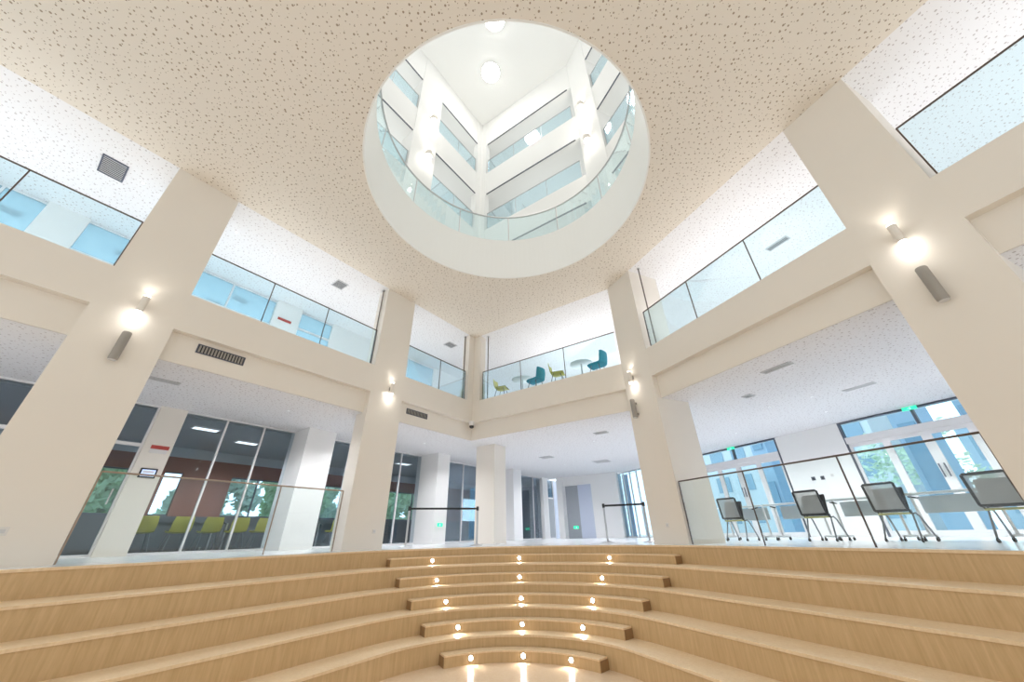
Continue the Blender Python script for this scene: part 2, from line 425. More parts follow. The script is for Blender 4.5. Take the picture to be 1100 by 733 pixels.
railing('L', -14, -9.15, ZG, 5.5, (-12.2, -10.5), 'blue tinted gallery railing beyond the wide left pillar, near the square ceiling vent', group=GU)
railing('L', -8.08, -4.08, ZG, 5.5, (-6.83, -5.52), 'blue tinted gallery railing between the two left pillars above the dark wall grille', group=GU, ends=(False, True))
railing('L', -2.96, -.34, ZG, 5.5, (-1.55,), 'short gallery railing on the left of the corner pillar', group=GU, ends=(False, True))
railing('B', -5.33, -.36, ZG, 5.5, (-1.99, -3.63), 'gallery railing in front of the yellow and blue chairs', group=GU, ends=(False, True))
railing('R', -5.44, -1.08, ZG, 5.5, (-4.01, -2.53), 'long gallery railing between the two right pillars', group=GU, ends=(False, True))
railing('R', -12, -6.50, ZG, 5.5, (-9.6,), 'gallery railing above the tube speaker at the upper right corner', group=GU, ends=(False, True))
GLO = 'floor level glass railings'
railing('L', -8.06, -4.17, .004, 1.19, (-5.51,), 'clear glass railing in front of the meeting room', v=.06, gm='g_low', rm='railw', r=.014, group=GLO)
railing('R', -9.5, -6.5, .004, 1.18, (-8.0,), 'clear glass railing past the wide right pillar', v=.06, gm='g_low', rm='rail', r=.014, group=GLO)
railing('R', -5.44, -1.0, .004, 1.18, (-3.98, -2.48), 'clear glass railing in front of the mesh chairs and desks', v=.06, gm='g_low', rm='rail', r=.014, group=GLO)
# thin uprights from gallery floor to ceiling beside the pillars
for w, u, lab in (('L', -4.04, 'thin dark upright between gallery and ceiling beside the second left pillar'), ('L', -.32, 'thin dark upright on the left of the corner pillar'),
                  ('B', -.50, 'thin dark upright on the right of the corner pillar'), ('R', -1.17, 'thin dark upright beside the pillar between back and right walls')):
    t = thing('upright_bar', lab, 'upright', P(w, u, .2, ZG), 0, 'thin uprights beside the gallery railings')
    MB().box(w, u - .009, u + .009, .19, .22, ZG, ZC - .02).build('bar', 'rail', t)
    MB().box(w, u - .03, u + .03, .17, .25, ZC - .02, ZC).build('ceiling_bracket', 'steel', t)
# round railing over the opening
t = thing('round_railing', 'curved aqua glass railing around the ceiling opening', 'railing', (HC.x, HC.y, 8.5))
rr = 3.10
MB().tube([HC + Vector((math.cos(a), math.sin(a), 0)) * rr + Z * 9.62 for a in [2 * PI * i / 96 for i in range(97)]], .022, 8, cap=False).build('handrail', 'steel', t, smooth=True)
for k in range(12):
    a0, a1 = 2 * PI * k / 12 + .004, 2 * PI * (k + 1) / 12 - .004; mb = MB(); m_ = 10
    for i in range(m_):
        x, y = a0 + (a1 - a0) * i / m_, a0 + (a1 - a0) * (i + 1) / m_
        p = [HC + Vector((math.cos(q), math.sin(q), 0)) * r for q, r in ((x, rr - .006), (y, rr - .006), (y, rr + .006), (x, rr + .006))]
        q = len(mb.v); mb.v += [tuple(v + Z * 8.5) for v in p] + [tuple(v + Z * 9.6) for v in p]
        mb.f += [(q, q + 3, q + 2, q + 1), (q + 4, q + 5, q + 6, q + 7), (q, q + 1, q + 5, q + 4), (q + 2, q + 3, q + 7, q + 6)]
    mb.build('glass_panel', 'g_ring', t, smooth=True)
    c = HC + Vector((math.cos(a0), math.sin(a0), 0)) * rr
    MB().tube([c + Z * 8.5, c + Z * 9.62], .012, 6).build('panel_joint', 'steel', t)

# ------------------------------------------------------------------ tower above the opening
LV = [(8.5, 11.15), (12.65, 15.08), (16.7, 19.1)]
def tband(v0, v1, z0, z1): return band(MB(), v0, v1, z0, z1, uL=-10.5, uR=-8.5)
for i, (z0, z1) in enumerate(((11.15, 12.65), (15.08, 16.7), (19.1, 21.2))):
    struct('wall_tower', tband(.03, .25, z0, z1), 'tower', 'white wall band of the light well')
    if i < 2: struct('floor_tower', tband(.25, 5, z0, z1 - .002), 'tower', 'white floor slab in the light well galleries')
struct('ceiling_tower_gallery', tband(.25, 5, 19.1, 19.3), 'tower', 'white ceiling of the topmost gallery in the light well')
struct('wall_tower_back', tband(5, 5.2, 8.5, 19.2), 'tower', 'white back walls of the light well galleries')
for w, u0, u1 in (('L', -9.14, -8.08), ('L', -4.2, -2.97), ('R', -1.2, 0), ('R', -6.43, -5.45)):
    struct('pillar_tower', MB().box(w, u0, u1, 0, .7, 8.5, 21.2), 'tower', 'white pillar of the light well')
struct('pillar_tower', corner_post(8.5, 21.2, .32), 'tower', 'white corner pillar of the light well')
roof = outline(.1, uL=-10.5, uR=-8.5)
struct('ceiling_tower', MB().prism(roof, 21.2, 21.4), 'tower', 'white ceiling at the top of the light well')
for x, y, lab in ((-.80, 9.30, 'bright round lamp on the white ceiling seen whole through the round opening'), (-.48, 7.15, 'bright round lamp cut by the upper edge of the round opening')):
    t = thing('round_lamp', lab, 'ceiling lamp', (x, y, 21.2))
    MB().lathe([(.47, -.10), (.49, -.002)], (x, y, 21.2), 40).build('housing', 'tower', t)
    MB().lathe([(.44, -.13), (.45, -.10)], (x, y, 21.2), 40).build('diffuser', 'skyl', t)
GT = 'glass railings of the light well galleries'
for i, (z0, z1) in enumerate(LV):
    if i == 0: nm = 'lowest'
    else: nm = ['', 'middle', 'topmost'][i]
    for w, u0, u1, js, bay in (('L', -8.05, -4.22, (-6.8, -5.5), 'far left'), ('L', -2.95, -.34, (-1.6,), 'left of the corner'), ('B', -5.2, -.38, (-2.0, -3.6), 'right of the corner'), ('R', -5.43, -1.22, (-4.0, -2.6), 'far right')):
        railing(w, u0, u1, z0, z0 + 1.12, js, f'{nm} light well railing, {bay} bay seen through the round opening', gm='g_up', rm='steel', r=.02, group=GT, v=.12)
        struct('trim_head', MB().box(w, u0, u1, .02, .06, z1 - .022, z1 + .022), 'fdark', 'thin dark line along the head of a light well opening')

# ------------------------------------------------------------------ wall lamps, speakers, camera
def sconce(w, u, z0, z1, lab, grp, power=3.8, m='steel', size=.05):
    t = thing('wall_lamp', lab, 'wall lamp', P(w, u, -.10, (z0 + z1) / 2), 0, grp)
    c = lambda z, v=-.10: P(w, u, v, z)
    MB().tube([c(z0 + .03), c(z0 + .05), c(z1 - .05), c(z1 - .03)], size, 20, rr=[size * .9, size, size, size * .9]).build('body', 'wall', t, smooth=True)
    MB().box(w, u - .025, u + .025, -.08, 0, (z0 + z1) / 2 - .05, (z0 + z1) / 2 + .05).build('bracket', 'grey', t)
    MB().tube([c(z0 + .012), c(z0 + .03)], size * .85, 20).build('lower_lens', 'ledb', t)
    MB().tube([c(z1 - .03), c(z1 - .012)], size * .85, 20).build('upper_lens', 'led', t)
    for z, s_ in ((z0 - .01, -1), (z1 + .01, 1)):
        ld = bpy.data.lights.new('lamp_glow', 'SPOT'); ld.energy = power; ld.color = (1, .93, .82); ld.spot_size = math.radians(120); ld.spot_blend = .9; ld.shadow_soft_size = .05
        lo = bpy.data.objects.new('lamp_glow', ld); C.objects.link(lo); lo.parent = t; lo.location = (0, 0, z - (z0 + z1) / 2)
        lo.rotation_euler = (0, 0 if s_ < 0 else PI, 0)
GS = 'up and down wall lamps on the pillars'
sconce('L', -8.60, 3.68, 4.04, 'wall lamp glowing up and down on the wide left pillar', GS)
sconce('L', -3.42, 3.68, 4.04, 'wall lamp glowing up and down on the pillar by the short gallery railing', GS)
sconce('R', -.34, 3.66, 4.02, 'wall lamp glowing up and down where back and right walls meet', GS)
sconce('R', -5.88, 3.66, 4.02, 'wall lamp glowing up and down on the wide right pillar', GS)
for w, u, z, lab in (('L', -3.38, 16.77, 'bright wall lamp high on the left pillar in the round opening'), ('L', -3.38, 14.2, 'bright wall lamp lower on the left pillar in the round opening'),
                     ('R', -.50, 16.35, 'bright wall lamp high on the right pillar in the round opening'), ('R', -.50, 13.97, 'bright wall lamp lower on the right pillar in the round opening')):
    sconce(w, u, z, z + .36, lab, 'wall lamps inside the light well', 40, size=.14)
def tube_speaker(w, u, z0, z1, lab):
    t = thing('column_speaker', lab, 'speaker', P(w, u, -.10, z0), 0, 'grey column speakers on the pillars')
    MB().tube([P(w, u, -.11, z0), P(w, u, -.11, z0 + .02), P(w, u, -.11, z1 - .02), P(w, u, -.11, z1)], .06, 20, rr=[.052, .06, .06, .052]).build('body', 'grey', t, smooth=True)
    MB().tube([P(w, u, -.11, z0 - .008), P(w, u, -.11, z0)], .05, 20).build('end_cap', 'ventf', t)
    for z in (z0 + .1, z1 - .1): MB().box(w, u - .03, u + .03, -.07, 0, z - .02, z + .02).build('bracket', 'grey', t)
tube_speaker('L', -8.585, 2.80, 3.30, 'grey tube speaker below the lamp on the wide left pillar')
tube_speaker('R', -.27, 2.77, 3.25, 'narrow grey tube speaker below the lamp where back and right walls meet')
tube_speaker('R', -5.87, 2.71, 3.23, 'grey tube speaker below the lamp on the wide right pillar')
t = thing('security_camera', 'small white dome security camera in the corner under the gallery band', 'camera', P('L', -.10, -.06, 3.5))
c = P('L', -.12, -.10, 3.5)
MB().lathe([(.02, .16), (.075, .15), (.085, .05), (.085, 0)], c, 20).build('housing', 'frame', t, smooth=True)
MB().lathe([(.0805, 0), (.07, -.05), (.04, -.08), (.005, -.09)], c, 20).build('dome', 'black', t, smooth=True)
MB().box('L', -.14, -.10, -.07, .03, 3.60, 3.66).build('bracket', 'frame', t)

# ------------------------------------------------------------------ vents and ceiling fittings
def grille(w, u0, u1, z0, z1, v, lab):
    t = thing('wall_grille', lab, 'air grille', P(w, (u0 + u1) / 2, v, z0), 0, 'dark slatted wall grilles')
    mb = MB(); e = .02
    mb.box(w, u0, u1, v - .015, v, z0, z0 + e); mb.box(w, u0, u1, v - .015, v, z1 - e, z1); mb.box(w, u0, u0 + e, v - .015, v, z0 + e, z1 - e); mb.box(w, u1 - e, u1, v - .015, v, z0 + e, z1 - e)
    mb.build('frame', 'fdark', t)
    MB().box(w, u0 + e, u1 - e, v - .004, v - .001, z0 + e, z1 - e).build('backing', 'black', t)
    mb = MB(); n_ = 15
    for i in range(n_):
        a = u0 + e + (u1 - u0 - 2 * e) * (i + .5) / n_
        p = [P(w, a - .016, v - .013, 0), P(w, a - .006, v - .013, 0), P(w, a + .016, v - .005, 0), P(w, a + .006, v - .005, 0)]
        mb.prism(p, z0 + e, z1 - e)
    mb.build('slats', 'grey', t)
grille('L', -7.64, -6.84, 3.39, 3.57, .15, 'dark slatted grille on the beam near the wide left pillar')
grille('L', -2.66, -1.87, 3.38, 3.54, .15, 'dark slatted grille on the beam by the corner')
def cvent(w, u, v, du, dv, z, lab, frame='ventf', grp='slatted ceiling vents'):
    t = thing('ceiling_vent', lab, 'ceiling vent', P(w, u, v, z), 0, grp)
    mb = MB(); e = .025
    for a, b, c_, d in ((-du, du, -dv, -dv + e), (-du, du, dv - e, dv), (-du, -du + e, -dv + e, dv - e), (du - e, du, -dv + e, dv - e)):
        mb.box(w, u + a, u + b, v + c_, v + d, z - .018, z)
    mb.build('frame', frame, t)
    MB().box(w, u - du + e, u + du - e, v - dv + e, v + dv - e, z - .006, z).build('backing', 'black', t)
    mb = MB(); n_ = max(3, int((2 * dv - 2 * e) / .05))
    for i in range(n_):
        y = v - dv + e + (2 * dv - 2 * e) * (i + .5) / n_
        mb.box(w, u - du + e, u + du - e, y - .009, y + .009, z - .014, z - .008)
    mb.build('slats', 'ventf', t)
cvent('L', -9.95, 1.08, .19, .30, ZC, 'dark square ceiling vent above the railing beyond the wide left pillar', 'fdark')
cvent('L', -5.03, 1.0, .17, .20, ZC, 'small ceiling vent over the gallery between the left pillars')
cvent('L', -.2, 1.14, .22, .18, ZC, 'small ceiling vent over the short gallery railing')
cvent('R', -3.45, 3.0, .28, .11, ZC, 'narrow ceiling vent over the long right gallery railing')
cvent('R', -3.22, 1.0, .28, .09, ZS, 'narrow ceiling vent just behind the right hand beam')
cvent('R', -3.25, 3.93, .30, .08, ZS, 'narrow ceiling vent deeper in over the mesh chairs')
cvent('R', -1.87, 2.05, .11, .11, ZS, 'small square ceiling vent over the right walkway')
cvent('L', -7.7, 1.3, .24, .08, ZS, 'narrow ceiling vent under the dark wall grille')
cvent('B', -3.85, 1.9, .22, .13, ZS, 'ceiling vent over the barrier belt by the right pillar')
cvent('B', -.45, 4.4, .26, .2, ZS, 'ceiling vent over the middle of the back hall')
cvent('B', -1.9, 6.9, .35, .3, ZS, 'ceiling vent deepest in the back hall')
def downlight(w, u, v, z, lab):
    t = thing('ceiling_downlight', lab, 'downlight', P(w, u, v, z), 0, 'small recessed ceiling downlights')
    MB().lathe([(.04, -.008), (.045, 0)], P(w, u, v, z), 16).build('rim', 'frame', t)
    MB().lathe([(.024, -.010), (.026, -.008)], P(w, u, v, z), 16).build('lens', 'panel', t)
    ld = bpy.data.lights.new('down_glow', 'SPOT'); ld.energy = 190; ld.color = (.96, .97, 1); ld.spot_size = math.radians(150); ld.spot_blend = .6; ld.shadow_soft_size = .04
    lo = bpy.data.objects.new('down_glow', ld); C.objects.link(lo); lo.parent = t; lo.location = (0, 0, -.02)
for w, u, v, z, lab in (('L', -9.49, 1.06, ZC, 'tiny downlight in the gallery ceiling near the square vent'), ('L', -7.74, 1.08, ZC, 'tiny downlight in the gallery ceiling next to the wide left pillar'),
        ('L', -6.84, 1.11, ZC, 'tiny downlight in the gallery ceiling above the left railing joint'), ('R', -3.1, 1.0, ZC, 'tiny downlight in the gallery ceiling on the right side'),
        ('R', -2.42, 3.62, ZS, 'tiny downlight over the mesh chairs'), ('L', -5.26, 1.42, ZS, 'tiny downlight over the meeting room front'),
        ('L', -.65, 1.6, ZS, 'tiny downlight in the walkway near the corner'), ('R', -1.5, 3.4, ZS, 'tiny downlight between the vents of the right walkway'), ('B', -3.2, 2.9, ZS, 'tiny downlight in the back hall ceiling')):
    downlight(w, u, v, z, lab)
for w, u, v, lab in (('R', -4.6, 5.4, 'added tiny downlight deep over the desks by the wide right pillar'), ('R', -1.8, 5.4, 'added tiny downlight deep over the desks in the middle'), ('R', .8, 5.2, 'added tiny downlight before the doors next to the back pillar'),
        ('R', 4.2, 4.5, 'added tiny downlight deep behind the pillar where the walls meet'), ('B', -.2, 6.6, 'added tiny downlight deep in the middle of the back hall'), ('L', 2.6, 1.6, 'added tiny downlight behind the corner pillar'),
        ('L', -2.6, 1.5, 'added tiny downlight in the walkway behind the second left pillar'), ('L', -10.5, 1.6, 'added tiny downlight in the walkway at the far left'), ('R', -8.2, 4.0, 'added tiny downlight past the wide right pillar'), ('L', 7.8, 1.8, 'added tiny downlight before the end glazing of the back hall')):
    downlight(w, u, v, ZS, lab)  # extra downlights added to brighten floor and ceiling by bounce

# ------------------------------------------------------------------ meeting room behind the left wall
def glazing(name, w, u0, u1, v, z0, z1, mull, gm, lab, trans=(), fm='frame', mw=.02, top=True):
    t = thing(name, lab, 'window', P(w, (u0 + u1) / 2, v, z0)); t['kind'] = 'structure'
    mb = MB(); mb.box(w, u0, u1, v - .03, v + .03, z0, z0 + .05)
    if top: mb.box(w, u0, u1, v - .03, v + .03, z1 - .04, z1)
    for m_ in mull: mb.box(w, m_ - mw, m_ + mw, v - .035, v + .035, z0 + .05, z1 - .04)
    for z in trans: mb.box(w, u0, u1, v - .034, v + .034, z - .035, z + .035)
    mb.build('window_frame', fm, t)
    MB().box(w, u0, u1, v - .006, v + .006, z0 + .05, z1 - .04).build('window_pane', gm, t)
    return t
glazing('window_1', 'L', -6.77, -4.14, 3.4, 0, ZS, (-5.88, -4.98), 'g_room', 'tall smoked meeting room glazing between the two piers')
glazing('window_2', 'L', -3.31, .80, 3.4, 0, ZS, (-2.3, -1.25, -.16), 'g_room', 'tall smoked glazing beside the pier nearer the corner')
glazing('window_3', 'L', 1.42, 4.4, 3.4, 0, ZS, (2.15, 3.25), 'g_room', 'tall smoked glazing beside the corner pillar')
glazing('window_4', 'L', -14, -8.3, 3.4, 0, ZS, (-10.1, -11.4, -12.7), 'g_room', 'smoked glazing at the far left edge', trans=(2.2,))
t = glazing('door_1', 'L', -8.3, -7.28, 3.4, 0, ZS, (-8.27, -7.30), 'g_room', 'glass meeting room door with a transom beside the tablet pier', trans=(2.18,))
MB().tube([P('L', -7.42, 3.34, .95), P('L', -7.42, 3.34, 1.25)], .014, 8).build('door_handle', 'steel', t)
struct('wall_partition', MB().box('L', 4.4, 5.83, 3.4, 3.55, 0, ZS), 'white', 'white wall stretch behind the corner pillar')
# room shell
struct('ceiling_room', MB().box('L', -13.9, 12.2, 3.62, 8.0, ZS - .06, ZS - .012), 'roomceil', 'grey ceiling inside the meeting room')
struct('floor_room', MB().box('L', -13.9, 12.2, 3.62, 8.0, 0.001, .02), 'roomfloor', 'dark floor inside the meeting room')
mb = MB(); wins = [(-7.9, -6.66, .96, 2.26), (-5.8, -5.33, .96, 2.26), (-3.93, -2.14, .96, 2.26), (-1.4, .6, .96, 2.26), (2.2, 6.6, .96, 2.26), (8.2, 11.4, .96, 2.26)]
u = -13.9
for a, b, z0, z1 in wins:
    mb.box('L', u, a, 8.0, 8.2, .9, 2.72); mb.box('L', a, b, 8.0, 8.2, z1, 2.72); u = b
mb.box('L', u, 12.2, 8.0, 8.2, .9, 2.72)
struct('wall_room', mb, 'roomwall', 'red-brown back wall of the meeting room')
struct('wall_room_base', MB().box('L', -13.9, 12.2, 7.98, 8.2, 0, .96), 'roomdark', 'dark lower wall of the meeting room')
struct('wall_room_top', MB().box('L', -13.9, 12.2, 7.99, 8.2, 2.72, ZS - .06), 'roomceil', 'grey band above the red-brown wall')
for i, (a, b, z0, z1) in enumerate(wins):
    glazing(f'window_{i + 5}', 'L', a, b, 8.1, z0, z1, ((a + b) / 2,) if b - a > 1 else (), 'g_win', ['meeting room window framing green trees seen past the tablet pier', 'narrow bright meeting room window', 'wide meeting room window full of foliage', 'meeting room window near the corner', 'long meeting room window behind the corner pillar', 'meeting room window at the end of the back hall'][i], fm='fdark', mw=.02)
for q, (u, v) in enumerate(((-6.0, 4.6), (-4.6, 5.6), (-3.2, 4.6), (1.2, 5.0), (-8.8, 5.0))):
    t = thing('ceiling_panel_light', ['glowing panel light in the meeting room above the stacked windows', 'glowing panel light over the middle of the meeting room', 'glowing panel light behind the white pier', 'glowing panel light in the room near the corner', 'glowing panel light in the meeting room at the far left'][q], 'ceiling light', P('L', u, v, ZS - .07), 0, 'meeting room panel lights')
    MB().box('L', u - .32, u + .32, v - .18, v + .18, ZS - .09, ZS - .06).build('frame', 'frame', t)
    MB().box('L', u - .28, u + .28, v - .14, v + .14, ZS - .095, ZS - .088).build('diffuser', 'panel', t)
    ld = bpy.data.lights.new('panel_light', 'SPOT'); ld.energy = 240; ld.color = (.95, .97, 1); ld.spot_size = math.radians(165); ld.spot_blend = .5; ld.shadow_soft_size = .15
    lo = bpy.data.objects.new('panel_light', ld); C.objects.link(lo); lo.parent = t; lo.location = (0, 0, -.06)
# tablet and signs on the pier
t = thing('wall_tablet', 'black framed tablet with a lit blue screen on the cream pier', 'tablet', P('L', -7.0, 3.29, 1.6))
MB().box('L', -7.15, -6.86, 3.275, 3.30, 1.50, 1.70).build('casing', 'black', t, bevel=.006)
MB().box('L', -7.12, -6.89, 3.271, 3.276, 1.53, 1.67).build('screen', 'screen', t)
mb = MB().box('L', -7.10, -6.92, 3.268, 3.272, 1.605, 1.645); mb.build('screen_panel', 'redsgnw', t)
t = thing('room_sign', 'red and pale room sign above the tablet on the cream pier', 'sign', P('L', -7.0, 3.29, 2.1))
MB().box('L', -7.15, -6.83, 3.285, 3.30, 2.12, 2.20).build('red_strip', 'redsign', t)
MB().box('L', -7.15, -6.85, 3.285, 3.30, 2.03, 2.118).build('pale_strip', 'redsgnw', t)

# ------------------------------------------------------------------ chairs
def shell_chair(name, lab, grp, col, pad, tall=False):
    t = thing(name, lab, 'chair', (0, 0, 0), 0, grp)           # faces +y
    mb = MB(); n_ = 7; m_ = 6; w = .22 if not tall else .21
    prof = [(.22, .43), (.16, .445), (.02, .435), (-.12, .43), (-.19, .45), (-.23, .53), (-.25, .66), (-.27, .80)] if not tall else [(.25, .42), (.18, .44), (.0, .44), (-.16, .44), (-.2, .46), (-.22, .55), (-.24, .68), (-.25, .82)]
    th = .018 if not tall else .06
    b = 0
    for off in (0, 1):
        for i, (y, z) in enumerate(prof):
            for k in range(m_ + 1):
                x = -w + 2 * w * k / m_; cv = (abs(x) / w) ** 2 * .03
                i2 = min(i + 1, len(prof) - 1); i1 = max(i - 1, 0)
                dy, dz = prof[i2][0] - prof[i1][0], prof[i2][1] - prof[i1][1]; l_ = math.hypot(dy, dz); ny, nz = dz / l_, -dy / l_
                # normal pointing to the sitter
                mb.v.append((x * (1 - .12 * (i == len(prof) - 1) - .08 * (i == 0)), y + ny * (cv) * (1) - ny * th * off, z + nz * cv - nz * th * off))
    R_ = len(prof); W_ = m_ + 1
    for i in range(R_ - 1):
        for k in range(m_):
            a = i * W_ + k; mb.f.append((a, a + 1, a + W_ + 1, a + W_)); a += R_ * W_; mb.f.append((a, a + W_, a + W_ + 1, a + 1))
    for i in range(R_ - 1):
        for k in (0, m_):
            a = i * W_ + k; c = a + R_ * W_; mb.f.append((a, a + W_, c + W_, c))
    for i in (0, R_ - 1):
        for k in range(m_):
            a = i * W_ + k; c = a + R_ * W_; mb.f.append((a, a + 1, c + 1, c))
    mb.build('shell', col, t, smooth=True)
    MB().obox(Matrix.Identity(4), -w * .92, w * .92, -.17, .21, .45, .482).build('seat_pad', pad, t, bevel=.01)
    for sx in (-1, 1):
        for sy in (-1, 1):
            MB().tube([(sx * .16, sy * .12, .42), (sx * .22, sy * .22, 0)], .011, 8).build('leg', 'chrome', t)
    return t
yc = shell_chair('shell_chair', 'x', 'yellow shell chairs', 'yellow', 'ypad')
bc = shell_chair('upholstered_chair', 'x', 'blue chairs on the gallery', 'blue', 'blue', True)
rB = rot_of('B')
def facing(w, du, dv):  # heading so that local +y points to (du,dv) in the wall frame
    d = FR[w][1] * du + FR[w][2] * dv; return math.atan2(d.y, d.x) - PI / 2
yc.location = P('B', -.90, .52, ZG); yc.rotation_euler = (0, 0, facing('B', -1, .25)); yc['label'] = 'yellow shell chair with a dark pad on the gallery, nearer the corner pillar'
dup(yc, P('B', -3.15, .55, ZG), facing('B', -1, .25), 'yellow shell chair on the gallery between the first table\'s blue chair and the second table')
bc.location = P('B', -2.30, .55, ZG); bc.rotation_euler = (0, 0, facing('B', 1, .15)); bc['label'] = 'blue upholstered chair beside the round table nearer the corner pillar'
dup(bc, P('B', -4.50, .62, ZG), facing('B', 1, .15), 'blue upholstered chair beside the round table nearer the right pillar')
def round_table(lab, p):
    t = thing('round_table', lab, 'table', p, 0, 'small round white gallery tables')
    q = Vector(p)
    MB().lathe([(.36, .715), (.375, .722), (.375, .735), (.36, .742)], q, 40).build('table_top', 'tabw', t, smooth=True)
    MB().lathe([(.025, .02), (.025, .715)], q, 16).build('pedestal', 'frame', t)
    MB().lathe([(.21, 0), (.20, .015), (.03, .03)], q, 32).build('base', 'frame', t)
    return t
round_table('round white table between the yellow and blue chairs nearer the corner', P('B', -1.60, .82, ZG))
round_table('round white table by the blue chair nearer the right pillar', P('B', -3.88, .86, ZG))
# row of yellow chairs and dark desks in the meeting room
wh = ['behind the tablet pier', 'in the gap left of the first mullion', 'left of the second mullion', 'right of the second mullion', 'close to the white pier', 'hidden partly by the white pier', 'seen through the glazing near the corner', 'second one through the glazing near the corner', 'seen in the glazing past the white pier']
for i, u in enumerate((-6.35, -5.62, -4.95, -4.3, -3.65, -3.0, -1.3, -.6, .2)):
    dup(yc, P('L', u, 5.15, .02), facing('L', 0, 1), f'yellow shell chair in the meeting room {wh[i]}', 'yellow meeting room chairs')
for i, (u, l_) in enumerate(((-5.65, 'dark long desk behind the yellow chairs in the meeting room'), (-3.4, 'dark long desk behind the white pier in the meeting room'), (-.6, 'dark long desk in the meeting room near the corner'))):
    t = thing('meeting_desk', l_, 'desk', P('L', u, 6.0, .02), 0, 'dark meeting room desks')
    MB().box('L', u - 1.05, u + 1.05, 5.7, 6.3, .70, .74).build('desk_top', 'roomdark', t)
    MB().box('L', u - 1.0, u + 1.0, 5.74, 5.76, .10, .70).build('modesty_panel', 'roomdark', t)
    for a in (-.98, .94):
        for v in (5.70, 6.24): MB().box('L', u + a, u + a + .04, v, v + .04, .02, .70).build('leg', 'steel', t)

# mesh-back training chairs, built in local coordinates facing +y
def mesh_chair():
    t = thing('mesh_chair', 'x', 'chair', (0, 0, 0), 0, 'black mesh-back chairs along the glass railing')
    def bp(x, s): return Vector((x, -.20 - .10 * s - .02 * math.cos(PI * s), .50 + .45 * s))
    mb = MB(); hw = .235
    loop = [bp(-hw, 0), bp(-hw, .33), bp(-hw, .66), bp(-hw, .97), bp(-hw + .02, 1), bp(0, 1), bp(hw - .02, 1), bp(hw, .97), bp(hw, .66), bp(hw, .33), bp(hw, 0), bp(0, -.01), bp(-hw, 0), bp(-hw, .1)]
    mb.tube(loop, .021, 8).build('back_frame', 'black', t)
    mb = MB()
    for i in range(6):
        a, b = i / 6, (i + 1) / 6
        mb.quad(bp(-hw, a), bp(hw, a), bp(hw, b), bp(-hw, b))
    mm = mb.build('back_mesh', 'mesh_see', t)
    fold = Matrix.Translation(Vector((0, -.10, .47))) @ Matrix.Rotation(math.radians(74), 4, 'X')
    MB().obox(fold, -.225, .225, .0, .42, .0, .045).build('seat', 'black', t, bevel=.015)
    MB().obox(fold, -.21, .21, .01, .40, -.02, -.001).build('seat_pan', 'seatol', t, bevel=.004)
    MB().obox(Matrix.Identity(4), -.225, .225, -.20, -.06, .43, .462).build('seat_hinge', 'seatol', t, bevel=.008)
    for sx in (-1, 1):
        for sy in (-1, 1):
            l = MB().tube([(sx * .215, sy * .05 - .02, .50 if sy < 0 else .455), (sx * .225, sy * .10, .40), (sx * .25, sy * .25, .06)], .015, 8).build('leg', 'chrome', t)
            ca = MB().tube([(sx * .25 - .014, sy * .25, .028), (sx * .25 + .014, sy * .25, .028)], .028, 14); ca.tube([(sx * .25, sy * .25, .03), (sx * .25, sy * .25, .07)], .012, 8)
            ca.build('caster', 'black', l)
        MB().tube([(sx * .235, -.19, .52), (sx * .225, -.14, .45), (sx * .215, -.02, .44)], .013, 8).build('back_support', 'black', t)
    return t
mm = bpy.data.materials.new('chair_mesh'); mm.use_nodes = True; tt = mm.node_tree; bs = tt.nodes['Principled BSDF']; bs.inputs['Base Color'].default_value = (.46, .46, .45, 1); bs.inputs['Roughness'].default_value = .8
o_ = [n_ for n_ in tt.nodes if n_.type == 'OUTPUT_MATERIAL'][0]; tr_ = tt.nodes.new('ShaderNodeBsdfTransparent'); mx_ = tt.nodes.new('ShaderNodeMixShader'); mx_.inputs[0].default_value = .72
tt.links.new(tr_.outputs[0], mx_.inputs[1]); tt.links.new(bs.outputs[0], mx_.inputs[2]); tt.links.new(mx_.outputs[0], o_.inputs[0])
M['mesh_see'] = mm
mc = mesh_chair()
cs = [(-.12, 2.78, .10, 'black mesh-back chair nearest the pillar where back and right walls meet'), (-1.95, 2.92, .04, 'second black mesh-back chair from the back wall'), (-3.28, 2.86, -.03, 'third black mesh-back chair from the back wall, in front of the glass doors'), (-4.66, 2.75, -.05, 'black mesh-back chair cut off by the wide right pillar')]
mc.location = P('R', cs[0][0], cs[0][1], 0); mc.rotation_euler = (0, 0, facing('R', cs[0][2], 1)); mc['label'] = cs[0][3]
for u, v, a, lab in cs[1:]: dup(mc, P('R', u, v, 0), facing('R', a, 1), lab)
def desk():
    t = thing('folding_desk', 'x', 'desk', (0, 0, 0), 0, 'white training desks on casters')
    I = Matrix.Identity(4)
    MB().obox(I, -.62, .62, -.25, .25, .765, .79).build('desk_top', 'deskw', t, bevel=.004)
    MB().obox(I, -.50, .50, .20, .215, .45, .74).build('modesty_panel', 'deskg', t, bevel=.01)
    for sx in (-1, 1):
        l = MB().tube([(sx * .52, 0, .765), (sx * .52, 0, .09)], .022, 10).build('leg', 'frame', t)
        MB().tube([(sx * .52, -.26, .085), (sx * .52, .26, .085)], .02, 8).build('foot', 'frame', t)
        for sy in (-1, 1):
            ca = MB().tube([(sx * .52 - .014, sy * .25, .028), (sx * .52 + .014, sy * .25, .028)], .028, 14); ca.tube([(sx * .52, sy * .25, .03), (sx * .52, sy * .25, .08)], .012, 8)
            ca.build('caster', 'black', l)
        MB().tube([(sx * .50, -.16, .735), (sx * .36, -.20, .70)], .014, 8).build('fold_lever', 'black', t)
    return t
dk = desk()
